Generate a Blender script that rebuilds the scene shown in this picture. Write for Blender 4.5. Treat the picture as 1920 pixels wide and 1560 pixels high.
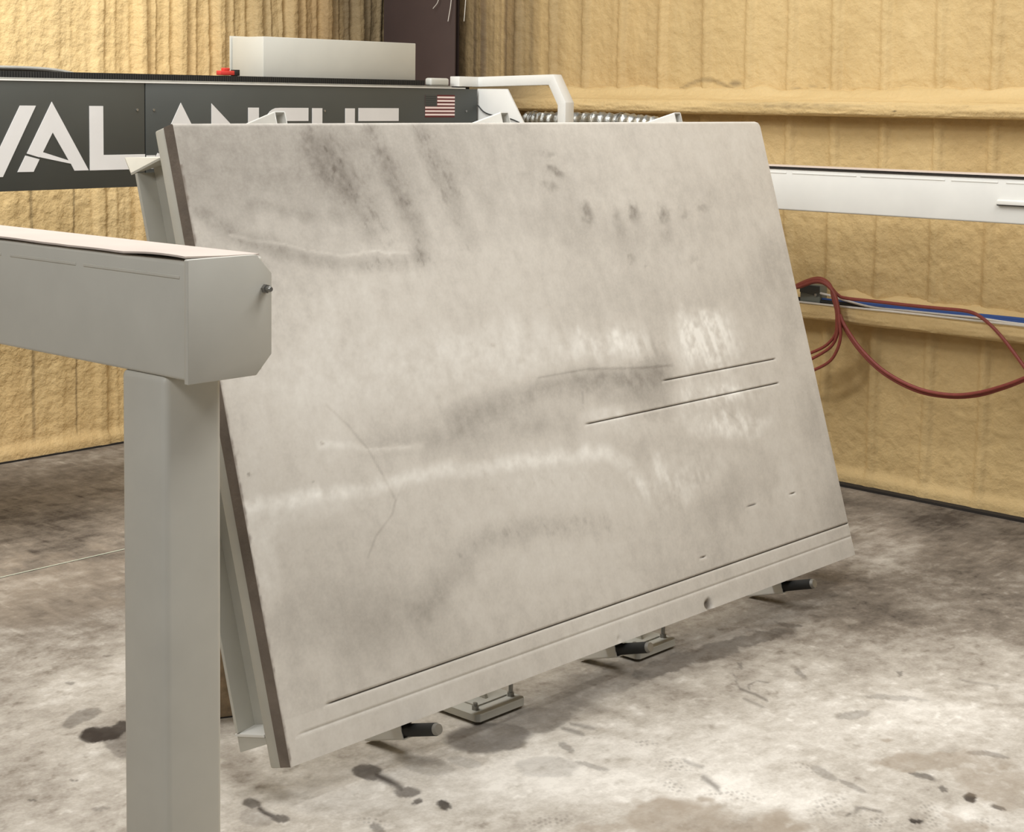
import bpy, bmesh, math, random
import numpy as np
from mathutils import Vector, Matrix

for o in list(bpy.data.objects): bpy.data.objects.remove(o)
random.seed(4)
S = bpy.context.scene
COL = S.collection

# ---------------------------------------------------------------- camera
CAM = np.array([0.0, 0.0, 2.0])
MR = np.array([[0.6743829948011986, -0.7382840863408807, 0.012007671663471171],
               [-0.05627830325510139, -0.06760846462685513, -0.9961234100720282],
               [0.7362338819327005, 0.6710929170886922, -0.08714337454847698]])   # rows: right, down, forward
FPX, PX, PY = 3132.697, 911.827, 459.183
cam = bpy.data.cameras.new('camera'); co = bpy.data.objects.new('camera', cam); COL.objects.link(co)
r, d, f = MR
co.matrix_world = Matrix(((r[0], -d[0], -f[0], 0), (r[1], -d[1], -f[1], 0), (r[2], -d[2], -f[2], 2.0), (0, 0, 0, 1)))
cam.sensor_fit = 'HORIZONTAL'; cam.sensor_width = 36.0
cam.lens = FPX * 36.0 / 1920
cam.shift_x = (960 - PX) / 1920; cam.shift_y = (PY - 780) / 1920
cam.clip_start = 0.05; cam.clip_end = 100
S.camera = co

# ---------------------------------------------------------------- light
w = bpy.data.worlds.new('world'); S.world = w; w.use_nodes = True
w.node_tree.nodes['Background'].inputs[0].default_value = (0.98, 0.98, 1.0, 1)
w.node_tree.nodes['Background'].inputs[1].default_value = 0.22
def area(name, loc, target, sx, sy, power, col=(0.985, 0.99, 1.0)):
    l = bpy.data.lights.new(name, 'AREA'); l.shape = 'RECTANGLE'; l.size = sx; l.size_y = sy
    l.energy = power; l.color = col
    o = bpy.data.objects.new(name, l); COL.objects.link(o); o.location = loc
    o.rotation_euler = (Vector(target) - Vector(loc)).to_track_quat('-Z', 'Y').to_euler()
    return o
area('ceiling_lamp_front', (4.8, 1.3, 5.2), (4.8, 2.4, 0), 3.4, 1.2, 260)
area('ceiling_lamp_middle', (4.0, 5.9, 5.3), (4.3, 4.9, 0), 2.8, 1.2, 215)
area('ceiling_lamp_left', (2.2, 5.6, 4.4), (4.2, 8.0, 2.0), 1.8, 0.8, 190)
area('ceiling_lamp_right', (2.7, 3.2, 5.1), (7.6, 3.4, 1.0), 0.5, 2.2, 105)
area('fill_lamp_side', (-1.6, 1.6, 4.6), (2.4, 4.6, .9), 2.2, 1.0, 150)  # unseen lamp added to brighten the left face of the near rail
vs = S.view_settings
S.display_settings.display_device = 'sRGB'
vs.view_transform = 'Standard'; vs.look = 'None'; vs.gamma = 1; vs.use_curve_mapping = False
vs.exposure = -0.62

# ---------------------------------------------------------------- helpers
def ray(x, y): return MR.T @ np.array([(x - PX) / FPX, (y - PY) / FPX, 1.0])
def at(x, y, ax, val):
    """point of the world plane (axis ax = val) seen at a pixel of the photograph"""
    q = ray(x, y); return CAM + q * ((val - CAM[ax]) / q[ax])
def proj(P):
    c = (np.asarray(P) - CAM) @ MR.T
    return PX + FPX * c[:, 0] / c[:, 2], PY + FPX * c[:, 1] / c[:, 2]
def srgb(r, g, b):
    return tuple(((c / 255) / 12.92 if c / 255 <= .04045 else ((c / 255 + .055) / 1.055) ** 2.4) for c in (r, g, b))

def sstep(x): x = np.clip(x, 0, 1); return x * x * (3 - 2 * x)
def vnoise(x, y, seed):
    rs = np.random.RandomState(seed); L = rs.rand(128, 128).astype(np.float32)
    xi = np.floor(x).astype(int); yi = np.floor(y).astype(int)
    fx = sstep(x - xi); fy = sstep(y - yi)
    a = L[yi % 128, xi % 128]; b = L[yi % 128, (xi + 1) % 128]
    c = L[(yi + 1) % 128, xi % 128]; e = L[(yi + 1) % 128, (xi + 1) % 128]
    return (a * (1 - fx) + b * fx) * (1 - fy) + (c * (1 - fx) + e * fx) * fy
def fbm(x, y, seed, octv=4, gain=.5):
    v = 0; a = 1; t = 0
    for k in range(octv):
        v = v + a * vnoise(x * 2 ** k + 17.3 * k, y * 2 ** k + 9.1 * k, seed + k); t += a; a *= gain
    return v / t - .5
def stroke(px, py, pts, w):
    """0..1 mask of a soft stroke along a polyline, in photograph pixels carried onto the surface"""
    dmin = np.full(px.shape, 1e9, np.float32)
    for (x0, y0), (x1, y1) in zip(pts[:-1], pts[1:]):
        dx, dy = x1 - x0, y1 - y0; q = dx * dx + dy * dy + 1e-6
        t = np.clip(((px - x0) * dx + (py - y0) * dy) / q, 0, 1)
        dmin = np.minimum(dmin, np.hypot(px - x0 - t * dx, py - y0 - t * dy))
    return sstep(1 - dmin / w)
def blob(px, py, cx, cy, rx, ry, ang=0, hard=0):
    c, s = math.cos(math.radians(ang)), math.sin(math.radians(ang))
    u = ((px - cx) * c + (py - cy) * s) / rx; v = (-(px - cx) * s + (py - cy) * c) / ry
    q = np.hypot(u, v)
    if hard: return sstep((1 - q) * hard + .5)
    return sstep(1.25 - q)

# ---- materials
def newmat(name):
    m = bpy.data.materials.new(name); m.use_nodes = True
    nt = m.node_tree; b = nt.nodes['Principled BSDF']; return m, nt, b
def N(nt, t, **kw):
    n = nt.nodes.new(t)
    for k, v in kw.items(): setattr(n, k, v)
    return n
def noise(nt, scale, detail=4, rough=.55, coord='Object', stretch=None):
    tc = N(nt, 'ShaderNodeTexCoord'); n = N(nt, 'ShaderNodeTexNoise')
    n.inputs['Scale'].default_value = scale; n.inputs['Detail'].default_value = detail; n.inputs['Roughness'].default_value = rough
    if stretch:
        mp = N(nt, 'ShaderNodeMapping'); mp.inputs['Scale'].default_value = stretch
        nt.links.new(tc.outputs[coord], mp.inputs['Vector']); nt.links.new(mp.outputs[0], n.inputs['Vector'])
    else: nt.links.new(tc.outputs[coord], n.inputs['Vector'])
    return n
def paint(name, rgb, rough=.5, var=.06, vs_=6, bump=.02, bscale=180, metal=0, spec=.5):
    """a painted or plain surface: base colour with slight mottling and fine relief"""
    m, nt, b = newmat(name)
    c = srgb(*rgb)
    n = noise(nt, vs_)
    rp = N(nt, 'ShaderNodeValToRGB')
    rp.color_ramp.elements[0].position = .3; rp.color_ramp.elements[1].position = .7
    rp.color_ramp.elements[0].color = tuple(v * (1 - var) for v in c) + (1,)
    rp.color_ramp.elements[1].color = tuple(min(1, v * (1 + var)) for v in c) + (1,)
    nt.links.new(n.outputs['Fac'], rp.inputs[0]); nt.links.new(rp.outputs[0], b.inputs['Base Color'])
    b.inputs['Roughness'].default_value = rough; b.inputs['Metallic'].default_value = metal
    b.inputs['Specular IOR Level'].default_value = spec
    if bump:
        n2 = noise(nt, bscale, 2); bp = N(nt, 'ShaderNodeBump')
        bp.inputs['Strength'].default_value = bump; bp.inputs['Distance'].default_value = .004
        nt.links.new(n2.outputs['Fac'], bp.inputs['Height']); nt.links.new(bp.outputs[0], b.inputs['Normal'])
    return m

M = dict(
    paint=paint('white_paint_shaded', (205, 201, 188), .5, .04),
    paint_box=paint('cabinet_paint', (190, 188, 177), .45, .03),
    white=paint('white_paint', (218, 216, 208), .45, .03),
    tframe=paint('table_frame_paint', (184, 181, 169), .55, .08, 4),
    strip=paint('dusty_belt', (208, 194, 182), .7, .05, 5),
    dark=paint('charcoal_cover_paint', (66, 68, 64), .5, .06, 3),
    letter=paint('letter_vinyl', (216, 213, 208), .5, .03),
    red=paint('red_plastic', (205, 60, 52), .45, .05),
    hose=paint('red_hose_rubber', (136, 64, 55), .5, .1, 30),
    blue=paint('blue_tube', (44, 78, 140), .45, .05),
    wtube=paint('white_tube', (215, 210, 200), .45, .05),
    black=paint('black_rubber', (28, 28, 26), .6, .15, 20),
    steel=paint('zinc_steel', (150, 148, 142), .4, .12, 20, metal=.8),
    dullsteel=paint('dull_steel', (150, 148, 140), .55, .15, 12, metal=.3),
    purple=paint('maroon_column_paint', (70, 55, 50), .7, .08, 3),
    edge=paint('brown_board_edge', (114, 103, 92), .9, .2, 9, .3, 90),
    foil=paint('aluminium_foil', (176, 176, 170), .42, .25, 30, .6, 70, metal=.9),
    boxgrey=paint('junction_box_grey', (112, 116, 108), .5, .08),
    wood=paint('rough_plywood', (136, 117, 92), .9, .25, 40, .3, 60),
    flagred=paint('flag_red', (92, 26, 24), .6, .05),
    flagdark=paint('flag_charcoal', (48, 50, 47), .6, .05),
    flagwhite=paint('flag_white', (236, 214, 206), .6, .02),
    gap=paint('dark_gap', (38, 33, 28), .9, .1),
    line=paint('pale_line_paint', (196, 200, 180), .9, .1, 60),
)

# ---- mesh building
def obj(name, bm, mat, parent=None, smooth=False):
    me = bpy.data.meshes.new(name); bm.normal_update(); bm.to_mesh(me); bm.free()
    me.materials.append(mat)
    if smooth:
        me.polygons.foreach_set('use_smooth', [True] * len(me.polygons))
        me.set_sharp_from_angle(angle=math.radians(35))
    o = bpy.data.objects.new(name, me); COL.objects.link(o)
    if parent: o.parent = parent
    return o
def tag(o, label=None, cat=None, group=None, kind=None):
    for k, v in (('label', label), ('category', cat), ('group', group), ('kind', kind)):
        if v: o[k] = v
    return o
def thing(name, loc, label, cat, group=None, rot=(0, 0, 0)):
    o = bpy.data.objects.new(name, None); COL.objects.link(o); o.location = loc; o.rotation_euler = rot
    o.empty_display_size = .1
    return tag(o, label, cat, group)
def add_box(bm, lo, hi, bev=0, seg=2):
    v = [bm.verts.new((x, y, z)) for z in (lo[2], hi[2]) for y in (lo[1], hi[1]) for x in (lo[0], hi[0])]
    fs = [bm.faces.new([v[i] for i in q]) for q in ((0, 2, 3, 1), (4, 5, 7, 6), (0, 1, 5, 4), (1, 3, 7, 5), (3, 2, 6, 7), (2, 0, 4, 6))]
    if bev:
        es = list({e for f_ in fs for e in f_.edges})
        bmesh.ops.bevel(bm, geom=es, offset=bev, segments=seg, affect='EDGES', profile=.5)
    return bm
def box(name, lo, hi, mat, parent=None, bev=.002, seg=2):
    return obj(name, add_box(bmesh.new(), lo, hi, bev, seg), mat, parent, smooth=bev > 0)
def add_prism(bm, pts, ext):
    """closed solid: planar polygon pts swept by the vector ext"""
    e = Vector(ext); a = [bm.verts.new(p) for p in pts]; b = [bm.verts.new(Vector(p) + e) for p in pts]
    n = len(pts)
    bm.faces.new(a[::-1]); bm.faces.new(b)
    for i in range(n): bm.faces.new((a[i], a[(i + 1) % n], b[(i + 1) % n], b[i]))
    bmesh.ops.recalc_face_normals(bm, faces=bm.faces)
    return bm
def prism(name, pts, ext, mat, parent=None, bev=0):
    bm = add_prism(bmesh.new(), pts, ext)
    if bev: bmesh.ops.bevel(bm, geom=list(bm.edges), offset=bev, segments=2, affect='EDGES', profile=.5)
    return obj(name, bm, mat, parent, smooth=bev > 0)
def add_ring(bm, outer, inner, ext):
    """hollow section: two matching outlines swept by ext, open at both ends"""
    e = Vector(ext); n = len(outer)
    L = [[bm.verts.new(Vector(p) + k) for p in q] for q in (outer, inner) for k in (Vector(), e)]
    oa, ob, ia, ib = L
    for i in range(n):
        j = (i + 1) % n
        bm.faces.new((oa[i], oa[j], ob[j], ob[i])); bm.faces.new((ia[j], ia[i], ib[i], ib[j]))
        bm.faces.new((oa[j], oa[i], ia[i], ia[j])); bm.faces.new((ob[i], ob[j], ib[j], ib[i]))
    bmesh.ops.recalc_face_normals(bm, faces=bm.faces)
    return bm
def add_cyl(bm, p0, p1, rad, seg=16, r1=None):
    p0, p1 = Vector(p0), Vector(p1); ax = (p1 - p0).normalized()
    u = ax.orthogonal().normalized(); v = ax.cross(u); r1 = rad if r1 is None else r1
    A, B = [], []
    for i in range(seg):
        t = 2 * math.pi * i / seg; q = u * math.cos(t) + v * math.sin(t)
        A.append(bm.verts.new(p0 + q * rad)); B.append(bm.verts.new(p1 + q * r1))
    bm.faces.new(A[::-1]); bm.faces.new(B)
    for i in range(seg): bm.faces.new((A[i], A[(i + 1) % seg], B[(i + 1) % seg], B[i]))
    return bm
def cyl(name, p0, p1, rad, mat, parent=None, seg=16, r1=None):
    bm = add_cyl(bmesh.new(), p0, p1, rad, seg, r1)
    bmesh.ops.recalc_face_normals(bm, faces=bm.faces)
    return obj(name, bm, mat, parent, smooth=True)
def smooth_path(pts, n=10):
    P = [Vector(p) for p in pts]; P = [P[0] * 2 - P[1]] + P + [P[-1] * 2 - P[-2]]; out = []
    for i in range(1, len(P) - 2):
        a, b, c, e = P[i - 1:i + 3]
        for k in range(n):
            t = k / n
            out.append(.5 * ((2 * b) + (c - a) * t + (2 * a - 5 * b + 4 * c - e) * t * t + (3 * b - a - 3 * c + e) * t ** 3))
    out.append(P[-2]); return out
def add_tube(bm, pts, rad, seg=10, n=10, radf=None):
    P = smooth_path(pts, n) if n else [Vector(p) for p in pts]
    up = None; rings = []
    for i, p in enumerate(P):
        tdir = (P[min(i + 1, len(P) - 1)] - P[max(i - 1, 0)]).normalized()
        if up is None: up = tdir.orthogonal().normalized()
        up = (up - tdir * up.dot(tdir)).normalized(); v = tdir.cross(up)
        rr = rad if radf is None else radf(i)
        rings.append([bm.verts.new(p + (up * math.cos(2 * math.pi * k / seg) + v * math.sin(2 * math.pi * k / seg)) * (rr if radf is None else rr * (1 + .06 * math.sin(k * 2.3 + i)))) for k in range(seg)])
    for a, b in zip(rings[:-1], rings[1:]):
        for k in range(seg): bm.faces.new((a[k], a[(k + 1) % seg], b[(k + 1) % seg], b[k]))
    bm.faces.new(rings[0][::-1]); bm.faces.new(rings[-1])
    bmesh.ops.recalc_face_normals(bm, faces=bm.faces)
    return bm
def tube(name, pts, rad, mat, parent=None, seg=10, n=10):
    return obj(name, add_tube(bmesh.new(), pts, rad, seg, n), mat, parent, smooth=True)
def grid_mesh(name, V, nu, nv, mat, parent=None, attrs=None, flip=False, smooth=True):
    """V: (nv*nu,3) row-major grid of points"""
    i = np.arange(nv - 1)[:, None] * nu + np.arange(nu - 1)[None, :]
    q = np.stack([i, i + 1, i + 1 + nu, i + nu], -1).reshape(-1, 4)
    if flip: q = q[:, ::-1]
    me = bpy.data.meshes.new(name)
    me.vertices.add(len(V)); me.vertices.foreach_set('co', V.astype(np.float32).ravel())
    me.loops.add(q.size); me.loops.foreach_set('vertex_index', q.astype(np.int32).ravel())
    me.polygons.add(len(q)); me.polygons.foreach_set('loop_start', np.arange(0, q.size, 4, dtype=np.int32))
    me.update(calc_edges=True)
    if smooth: me.polygons.foreach_set('use_smooth', np.ones(len(q), bool))
    for k, a in (attrs or {}).items():
        at_ = me.attributes.new(k, 'FLOAT_COLOR', 'POINT')
        at_.data.foreach_set('color', a.astype(np.float32).ravel())
    me.materials.append(mat)
    o = bpy.data.objects.new(name, me); COL.objects.link(o)
    if parent: o.parent = parent
    return o

# ---------------------------------------------------------------- setting: materials that read painted masks
def mapped(name, cols, attr, rough, fine, bump, bdist=.003, stretch=None, finebump=False):
    """colour = ramp over channel R of the attribute, stains and painted shade = G, brown soil = B; fine noise on top"""
    m, nt, b = newmat(name); L = nt.links.new
    a = N(nt, 'ShaderNodeAttribute'); a.attribute_name = attr
    sp = N(nt, 'ShaderNodeSeparateColor'); L(a.outputs['Color'], sp.inputs[0])
    n1 = noise(nt, fine[0], 6, .65, stretch=stretch); n2 = noise(nt, fine[1], 3, .6)
    ad = N(nt, 'ShaderNodeMath', operation='MULTIPLY_ADD'); ad.inputs[1].default_value = fine[2]
    L(n1.outputs['Fac'], ad.inputs[0]); L(sp.outputs[0], ad.inputs[2])
    ad2 = N(nt, 'ShaderNodeMath', operation='MULTIPLY_ADD'); ad2.inputs[1].default_value = fine[3]
    L(n2.outputs['Fac'], ad2.inputs[0]); L(ad.outputs[0], ad2.inputs[2])
    sub = N(nt, 'ShaderNodeMath', operation='SUBTRACT'); sub.inputs[1].default_value = .5 * (fine[2] + fine[3]); L(ad2.outputs[0], sub.inputs[0])
    rp = N(nt, 'ShaderNodeValToRGB'); L(sub.outputs[0], rp.inputs[0])
    while len(rp.color_ramp.elements) < len(cols['ramp']): rp.color_ramp.elements.new(.5)
    for e, (p, c) in zip(rp.color_ramp.elements, cols['ramp']): e.position = p; e.color = srgb(*c) + (1,)
    mx = N(nt, 'ShaderNodeMix', data_type='RGBA'); L(sp.outputs[1], mx.inputs[0]); L(rp.outputs[0], mx.inputs[6]); mx.inputs[7].default_value = srgb(*cols['stain_shade']) + (1,)
    mx2 = N(nt, 'ShaderNodeMix', data_type='RGBA'); L(sp.outputs[2], mx2.inputs[0]); L(mx.outputs[2], mx2.inputs[6]); mx2.inputs[7].default_value = srgb(*cols['soil']) + (1,)
    L(mx2.outputs[2], b.inputs['Base Color'])
    b.inputs['Roughness'].default_value = rough
    b.inputs['Specular IOR Level'].default_value = .25
    bp = N(nt, 'ShaderNodeBump'); bp.inputs['Strength'].default_value = bump; bp.inputs['Distance'].default_value = bdist
    L((n2 if finebump else n1).outputs['Fac'], bp.inputs['Height']); L(bp.outputs[0], b.inputs['Normal'])
    return m
M['floor'] = mapped('dusty_concrete', dict(ramp=((0, (74, 66, 58)), (.35, (134, 124, 111)), (.65, (182, 174, 161)), (1, (228, 222, 211))), stain_shade=(58, 50, 43), soil=(146, 131, 112)), 'mask', .85, (16, 90, .56, .22), .4, .004, (1, 1.2, 1))
M['board'] = mapped('dusty_board', dict(ramp=((0, (118, 110, 100)), (.5, (207, 200, 188)), (1, (246, 242, 232))), stain_shade=(60, 52, 45), soil=(112, 98, 86)), 'mask', .8, (18, 90, .22, .14), .25, .002)
M['foam'] = mapped('spray_foam', dict(ramp=((0, (156, 126, 82)), (.5, (224, 194, 138)), (1, (242, 218, 168))), stain_shade=(64, 54, 44), soil=(214, 172, 116)), 'mask', .7, (5, 42, .16, .18), .75, .011, None, True)
M['foam_smooth'] = mapped('spray_foam_smooth', dict(ramp=((0, (156, 126, 82)), (.5, (202, 175, 124)), (1, (226, 200, 150))), stain_shade=(64, 54, 44), soil=(202, 164, 110)), 'mask', .7, (5, 42, .16, .12), .6, .010, None, True)

# ---------------------------------------------------------------- floor
def axis(lo, hi, fine_lo, fine_hi, step, coarse):
    return np.concatenate([np.arange(lo, fine_lo, coarse), np.arange(fine_lo, fine_hi, step), np.arange(fine_hi, hi + coarse, coarse)])
gx = axis(-1, 8.2, 1.9, 6.6, .009, .08); gy = axis(-1.5, 8.4, 1.5, 5.2, .009, .06)
X, Y = np.meshgrid(gx, gy); x = X.ravel(); y = Y.ravel()
V = np.stack([x, y, np.zeros_like(x)], 1)
front = V[:, 0] * MR[2, 0] + V[:, 1] * MR[2, 1] > .8
px, py = proj(np.where(front[:, None], V, np.array([3., 3., 0.])))
n_l = fbm(x * 1.3, y * 1.3, 11, 5, .55); n_s = fbm(x * 6, y * 9, 31, 4, .6); n_w = fbm(x * 14, y * 14, 51, 3)
pxw = px + n_s * 46 + n_w * 14; pyw = py + n_w * 12 + n_s * 16
near = sstep((py - 1080) / 330)                             # the dusty working area in front of the table
left = sstep((460 - px) / 200)
n_m = fbm(x * 3.2 + y * 1.5, y * 4.2 - x * 1.2, 71, 5, .62)
v = .36 + .31 * near * (1 - .25 * left) + (n_l * .5 + n_s * .30 + n_m * .36) * (1 - .45 * near) + n_w * .20
sp = fbm(x * 17 + y * 5, y * 24 - x * 6, 211, 4, .72)
v += .9 * (np.clip(sp - .14, 0, 1) - np.clip(-sp - .13, 0, 1))
v -= .10 * left * sstep((1150 - py) / 200)
dust = lambda cx, cy, rx, ry, a, k=0: a * blob(pxw, pyw, cx, cy, rx, ry, k)
for q in ((1180, 1440, 360, 90, .22), (1500, 1330, 380, 80, .12), (620, 1480, 200, 60, .16), (180, 1440, 110, 60, .14, 20), (170, 1300, 130, 60, .16, -20), (1650, 1040, 90, 50, .12),
          (1450, 1500, 200, 40, .2), (1760, 1340, 160, 40, .12), (470, 1400, 60, 40, .15), (330, 1230, 160, 60, .14), (1820, 1530, 130, 30, .15), (1010, 1470, 240, 60, .12)): v += dust(*q)
for q in ((1780, 960, 200, 40, .12), (1640, 1150, 120, 35, .16), (60, 1000, 150, 60, .12), (40, 1480, 90, 80, .1), (60, 1150, 120, 30, .1), (1330, 1300, 160, 24, .08), (450, 1430, 40, 70, .2), (1850, 1180, 120, 30, .08)): v -= dust(*q)
stain_shade = np.zeros_like(v)
def wst(m, a):
    global stain_shade
    stain_shade = np.maximum(stain_shade, np.clip(m * min(.97, a * 1.28) * (1 + n_w * .35 + n_m * .3), 0, 1))
H_ = 4
n_f = fbm(x * 38, y * 38, 91, 3, .7)
W1x, W1y = px + n_w * 22 + n_s * 12 + n_f * 6, py + n_w * 11 + n_s * 6 + n_f * 3
for cx, cy, rx, ry, a, k in ((190, 1377, 42, 17, .78, -6), (222, 1362, 20, 12, .78, -15), (150, 1345, 40, 14, .35, -20), (225, 1395, 26, 24, .35, 40), (690, 1447, 30, 15, .6, 8), (760, 1484, 26, 11, .55, 4), (781, 1503, 12, 6, .6, 0), (838, 1512, 14, 8, .62, 8), (708, 1553, 10, 7, .4, 0),
                          (470, 1505, 17, 9, .55, 5), (478, 1530, 34, 16, .22, 0), (523, 1534, 17, 7, .6, 5), (918, 1383, 86, 27, .55, -3), (1010, 1350, 66, 27, .42, -8), (1215, 1263, 14, 4, .5, 0), (1160, 1270, 60, 30, .35, -25), (1240, 1250, 60, 16, .5, -20),
                          (1330, 1222, 70, 15, .5, -14), (1420, 1196, 60, 13, .5, -16), (1480, 1171, 26, 4, .5, 8), (1466, 1182, 24, 4, .45, 8), (1060, 1400, 14, 6, .35, 30), (1030, 1440, 60, 20, .18, 0), (800, 1435, 50, 18, .2, 10), (870, 1428, 30, 10, .22, 10),
                          (1718, 1540, 14, 5, .8, 12), (1823, 1497, 15, 9, .7, 10), (1872, 1514, 12, 4, .6, 10), (1765, 1478, 10, 5, .55, 20), (1730, 1455, 26, 4, .5, 12), (1850, 1415, 40, 5, .35, 6), (1690, 1264, 6, 6, .4, 0), (1385, 1246, 5, 7, .35, 0),
                          (1680, 1310, 60, 5, .22, 3), (1600, 1340, 34, 6, .25, -8), (1500, 1262, 12, 5, .3, 50), (1110, 1436, 30, 5, .3, 12), (1545, 1450, 30, 8, .25, 30), (1600, 1475, 30, 5, .3, 25), (60, 1500, 8, 3, .5, 0), (135, 1282, 10, 3, .35, 0), (200, 1228, 9, 3, .3, -10), (140, 1464, 6, 2, .5, 0), (190, 1517, 14, 3, .3, -15)):
    wst(blob(W1x, W1y, cx, cy, rx, ry, k, H_), a)
for pts, wd, a in ((((708, 1455), (735, 1467), (748, 1478)), 9, .7), (((484, 1514), (500, 1526), (520, 1534)), 6, .7), (((1060, 1368), (1090, 1376)), 5, .4), (((1076, 1360), (1112, 1366)), 4, .35), (((1320, 1458), (1338, 1470), (1350, 1481)), 7, .45), (((1290, 1430), (1320, 1440)), 5, .3),
                  (((1385, 1290), (1412, 1300), (1433, 1311)), 3, .45), (((1400, 1290), (1420, 1276), (1440, 1280)), 3, .35), (((1370, 1262), (1374, 1275), (1390, 1295)), 2.5, .3), (((1395, 1310), (1430, 1325)), 3, .3), (((1495, 1255), (1510, 1268)), 4, .35), (((1590, 1530), (1620, 1520), (1660, 1526)), 3, .4), (((1880, 1290), (1800, 1275)), 3, .2)):
    wst(stroke(W1x, W1y, pts, wd * 1.4), a)
for pts, wd, a in ((((960, 1360), (1080, 1305), (1230, 1245), (1400, 1180), (1540, 1120)), 62, .34), (((1180, 1272), (1300, 1235), (1420, 1199), (1480, 1176)), 22, .4), (((1040, 1325), (1130, 1285)), 60, .55)):  # damp slurry band, with the table's soft shadow painted into the same colour
    stain_shade = np.maximum(stain_shade, a * stroke(px + n_s * 40 + n_w * 20, py + n_w * 16 + n_s * 14, pts, wd) * (1 + n_w * .6 + n_f * .4))
soil = np.zeros_like(v)
for cx, cy, rx, ry, a, k in ((1250, 1535, 110, 38, .8, 8), (1400, 1545, 120, 34, .7, 4), (1770, 1425, 105, 26, .65, 2), (1690, 1430, 60, 18, .55, 0), (1880, 1480, 60, 34, .5, 0), (1130, 1553, 60, 12, .5, 0), (1810, 1550, 40, 14, .5, 0), (120, 1100, 190, 60, .3, -10)):
    soil = np.maximum(soil, a * np.clip(blob(px + n_s * 190 + n_m * 120 + n_w * 70, py + n_w * 46 + n_s * 50 + n_m * 30, cx, cy, rx, ry, k, 2.2) * (.85 + n_m * 1.3 + n_w * .8), 0, 1))
# tread marks: rows of small bare dashes left in the dust by boot soles
for cx, cy, rx, ry, ang in ((1553, 1512, 48, 24, -25), (1640, 1540, 60, 18, 10), (1742, 1528, 34, 26, 60), (1265, 1435, 40, 14, 15), (1262, 1474, 34, 14, 20), (1370, 1490, 70, 12, 5), (1210, 1394, 34, 8, 5), (1510, 1438, 34, 10, 20), (1860, 1545, 50, 14, 5), (700, 1540, 40, 12, 10), (1030, 1540, 60, 14, -10)):
    m = blob(px, py, cx, cy, rx, ry, ang)
    c, s = math.cos(math.radians(ang)), math.sin(math.radians(ang))
    u = (px - cx) * c + (py - cy) * s; t = -(px - cx) * s + (py - cy) * c
    dots = (np.sin(u / 1.6) > .1) & (np.sin(t / 1.05 + u * .2) > .2)
    stain_shade = np.maximum(stain_shade, m * dots * .38)
mask = np.stack([v, stain_shade, soil, np.ones_like(v)], 1)
mask[~front] = (.5, 0, 0, 1)
V[:, 2] = n_s * .0015
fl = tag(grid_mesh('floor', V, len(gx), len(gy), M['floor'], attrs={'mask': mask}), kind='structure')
tag(box('pale_line', (2.6, 6.030, .0015), (5.4, 6.036, .003), M['line'], fl, 0), 'thin pale line across the concrete')  # thin pale strip laid on the floor

# ---------------------------------------------------------------- spray-foamed walls
def foam_wall(name, us, zs, place, ribs, darken, seed, amp, mat):
    """heightfield wall: metal ribs softened by sprayed foam; place(u,z,h) gives the points"""
    U, Z = np.meshgrid(us, zs); u = U.ravel(); z = Z.ravel()
    wob = fbm(u * .9, z * .7, seed + 3, 3) * .02
    h = np.zeros_like(u)
    for c, wd, a in ribs:
        q = np.abs(u - c - wob) / wd
        h += a * sstep(1.6 - q)
    h += fbm(u * 9, z * .9, seed + 40, 4, .6) * .030 * amp * (.25 + .75 * sstep((u - 5.2) / .6))
    h += fbm(u * 3, z * 2.6, seed, 4) * .030 + fbm(u * 22, z * 22, seed + 9, 3, .6) * .010 + fbm(u * 45, z * 60, seed + 19, 2, .6) * .009
    lip = sstep((.10 - z) / .06) * .03
    h = h * (1 - .6 * sstep((.12 - z) / .08)) + lip
    V = place(u, z, h)
    v = .5 + fbm(u * 2.2, z * 1.1, seed + 60, 4) * .34 + fbm(u * 14, z * 1.2, seed + 70, 3) * .12
    stain_shade, soil = darken(u, z)
    soil = np.clip(soil + sstep(fbm(u * 1.6, z * .5, seed + 80, 3) * 3.2) * .28, 0, 1)
    mask = np.stack([v, stain_shade, soil, np.ones_like(v)], 1)
    return tag(grid_mesh(name, V, len(us), len(zs), mat, attrs={'mask': mask}), kind='structure')
ZS = np.concatenate([[.004], np.arange(.014, 2.7, .014), np.arange(2.7, 5.01, .06)])
YL = 7.96
us = np.concatenate([np.arange(0, 4.5, .06), np.arange(4.5, 7.9, .010)])
lr = []
k0 = 4.926
for k in range(-14, 11):
    c = k0 + .283 * k
    far = min(max((c - 5.3) / .5, 0), 1)
    lr.append((c, .030, .006 + .036 * far)); lr.append((c + .10, .009, .003 + .013 * far)); lr.append((c + .19, .011, .002 + .013 * far))
def lplace(u, z, h): return np.stack([u, YL - h, z], 1)
def lshade_folds(u, z):
    stain_shade = .74 * sstep((u - 5.7) / 1.9) * (1 + fbm(u * 16, z * .6, 5, 3) * .8)  # shade towards the corner painted into the foam colour
    for c, wd in ((5.045, .006), (5.32, .006)): stain_shade = np.maximum(stain_shade, .55 * sstep(1.5 - np.abs(u - c) / wd) * (z < 1.5) * sstep((z - .05) / .1))
    return np.clip(stain_shade, 0, .8), np.zeros_like(u)
wl = foam_wall('wall_left', us, ZS, lplace, lr, lshade_folds, 100, 1.0, M['foam'])
def XW(y): return 7.706 + .04 * (y - 4.45)
ys = np.concatenate([np.arange(-1.0, 2.8, .05), np.arange(2.8, 8.0, .012)])
rr_ = [(4.849 + .291 * k + .02 * math.sin(k * 5.1), .022, .020) for k in range(-19, 11)]
def rplace(u, z, h): return np.stack([XW(u) - h, u, z], 1)
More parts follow.
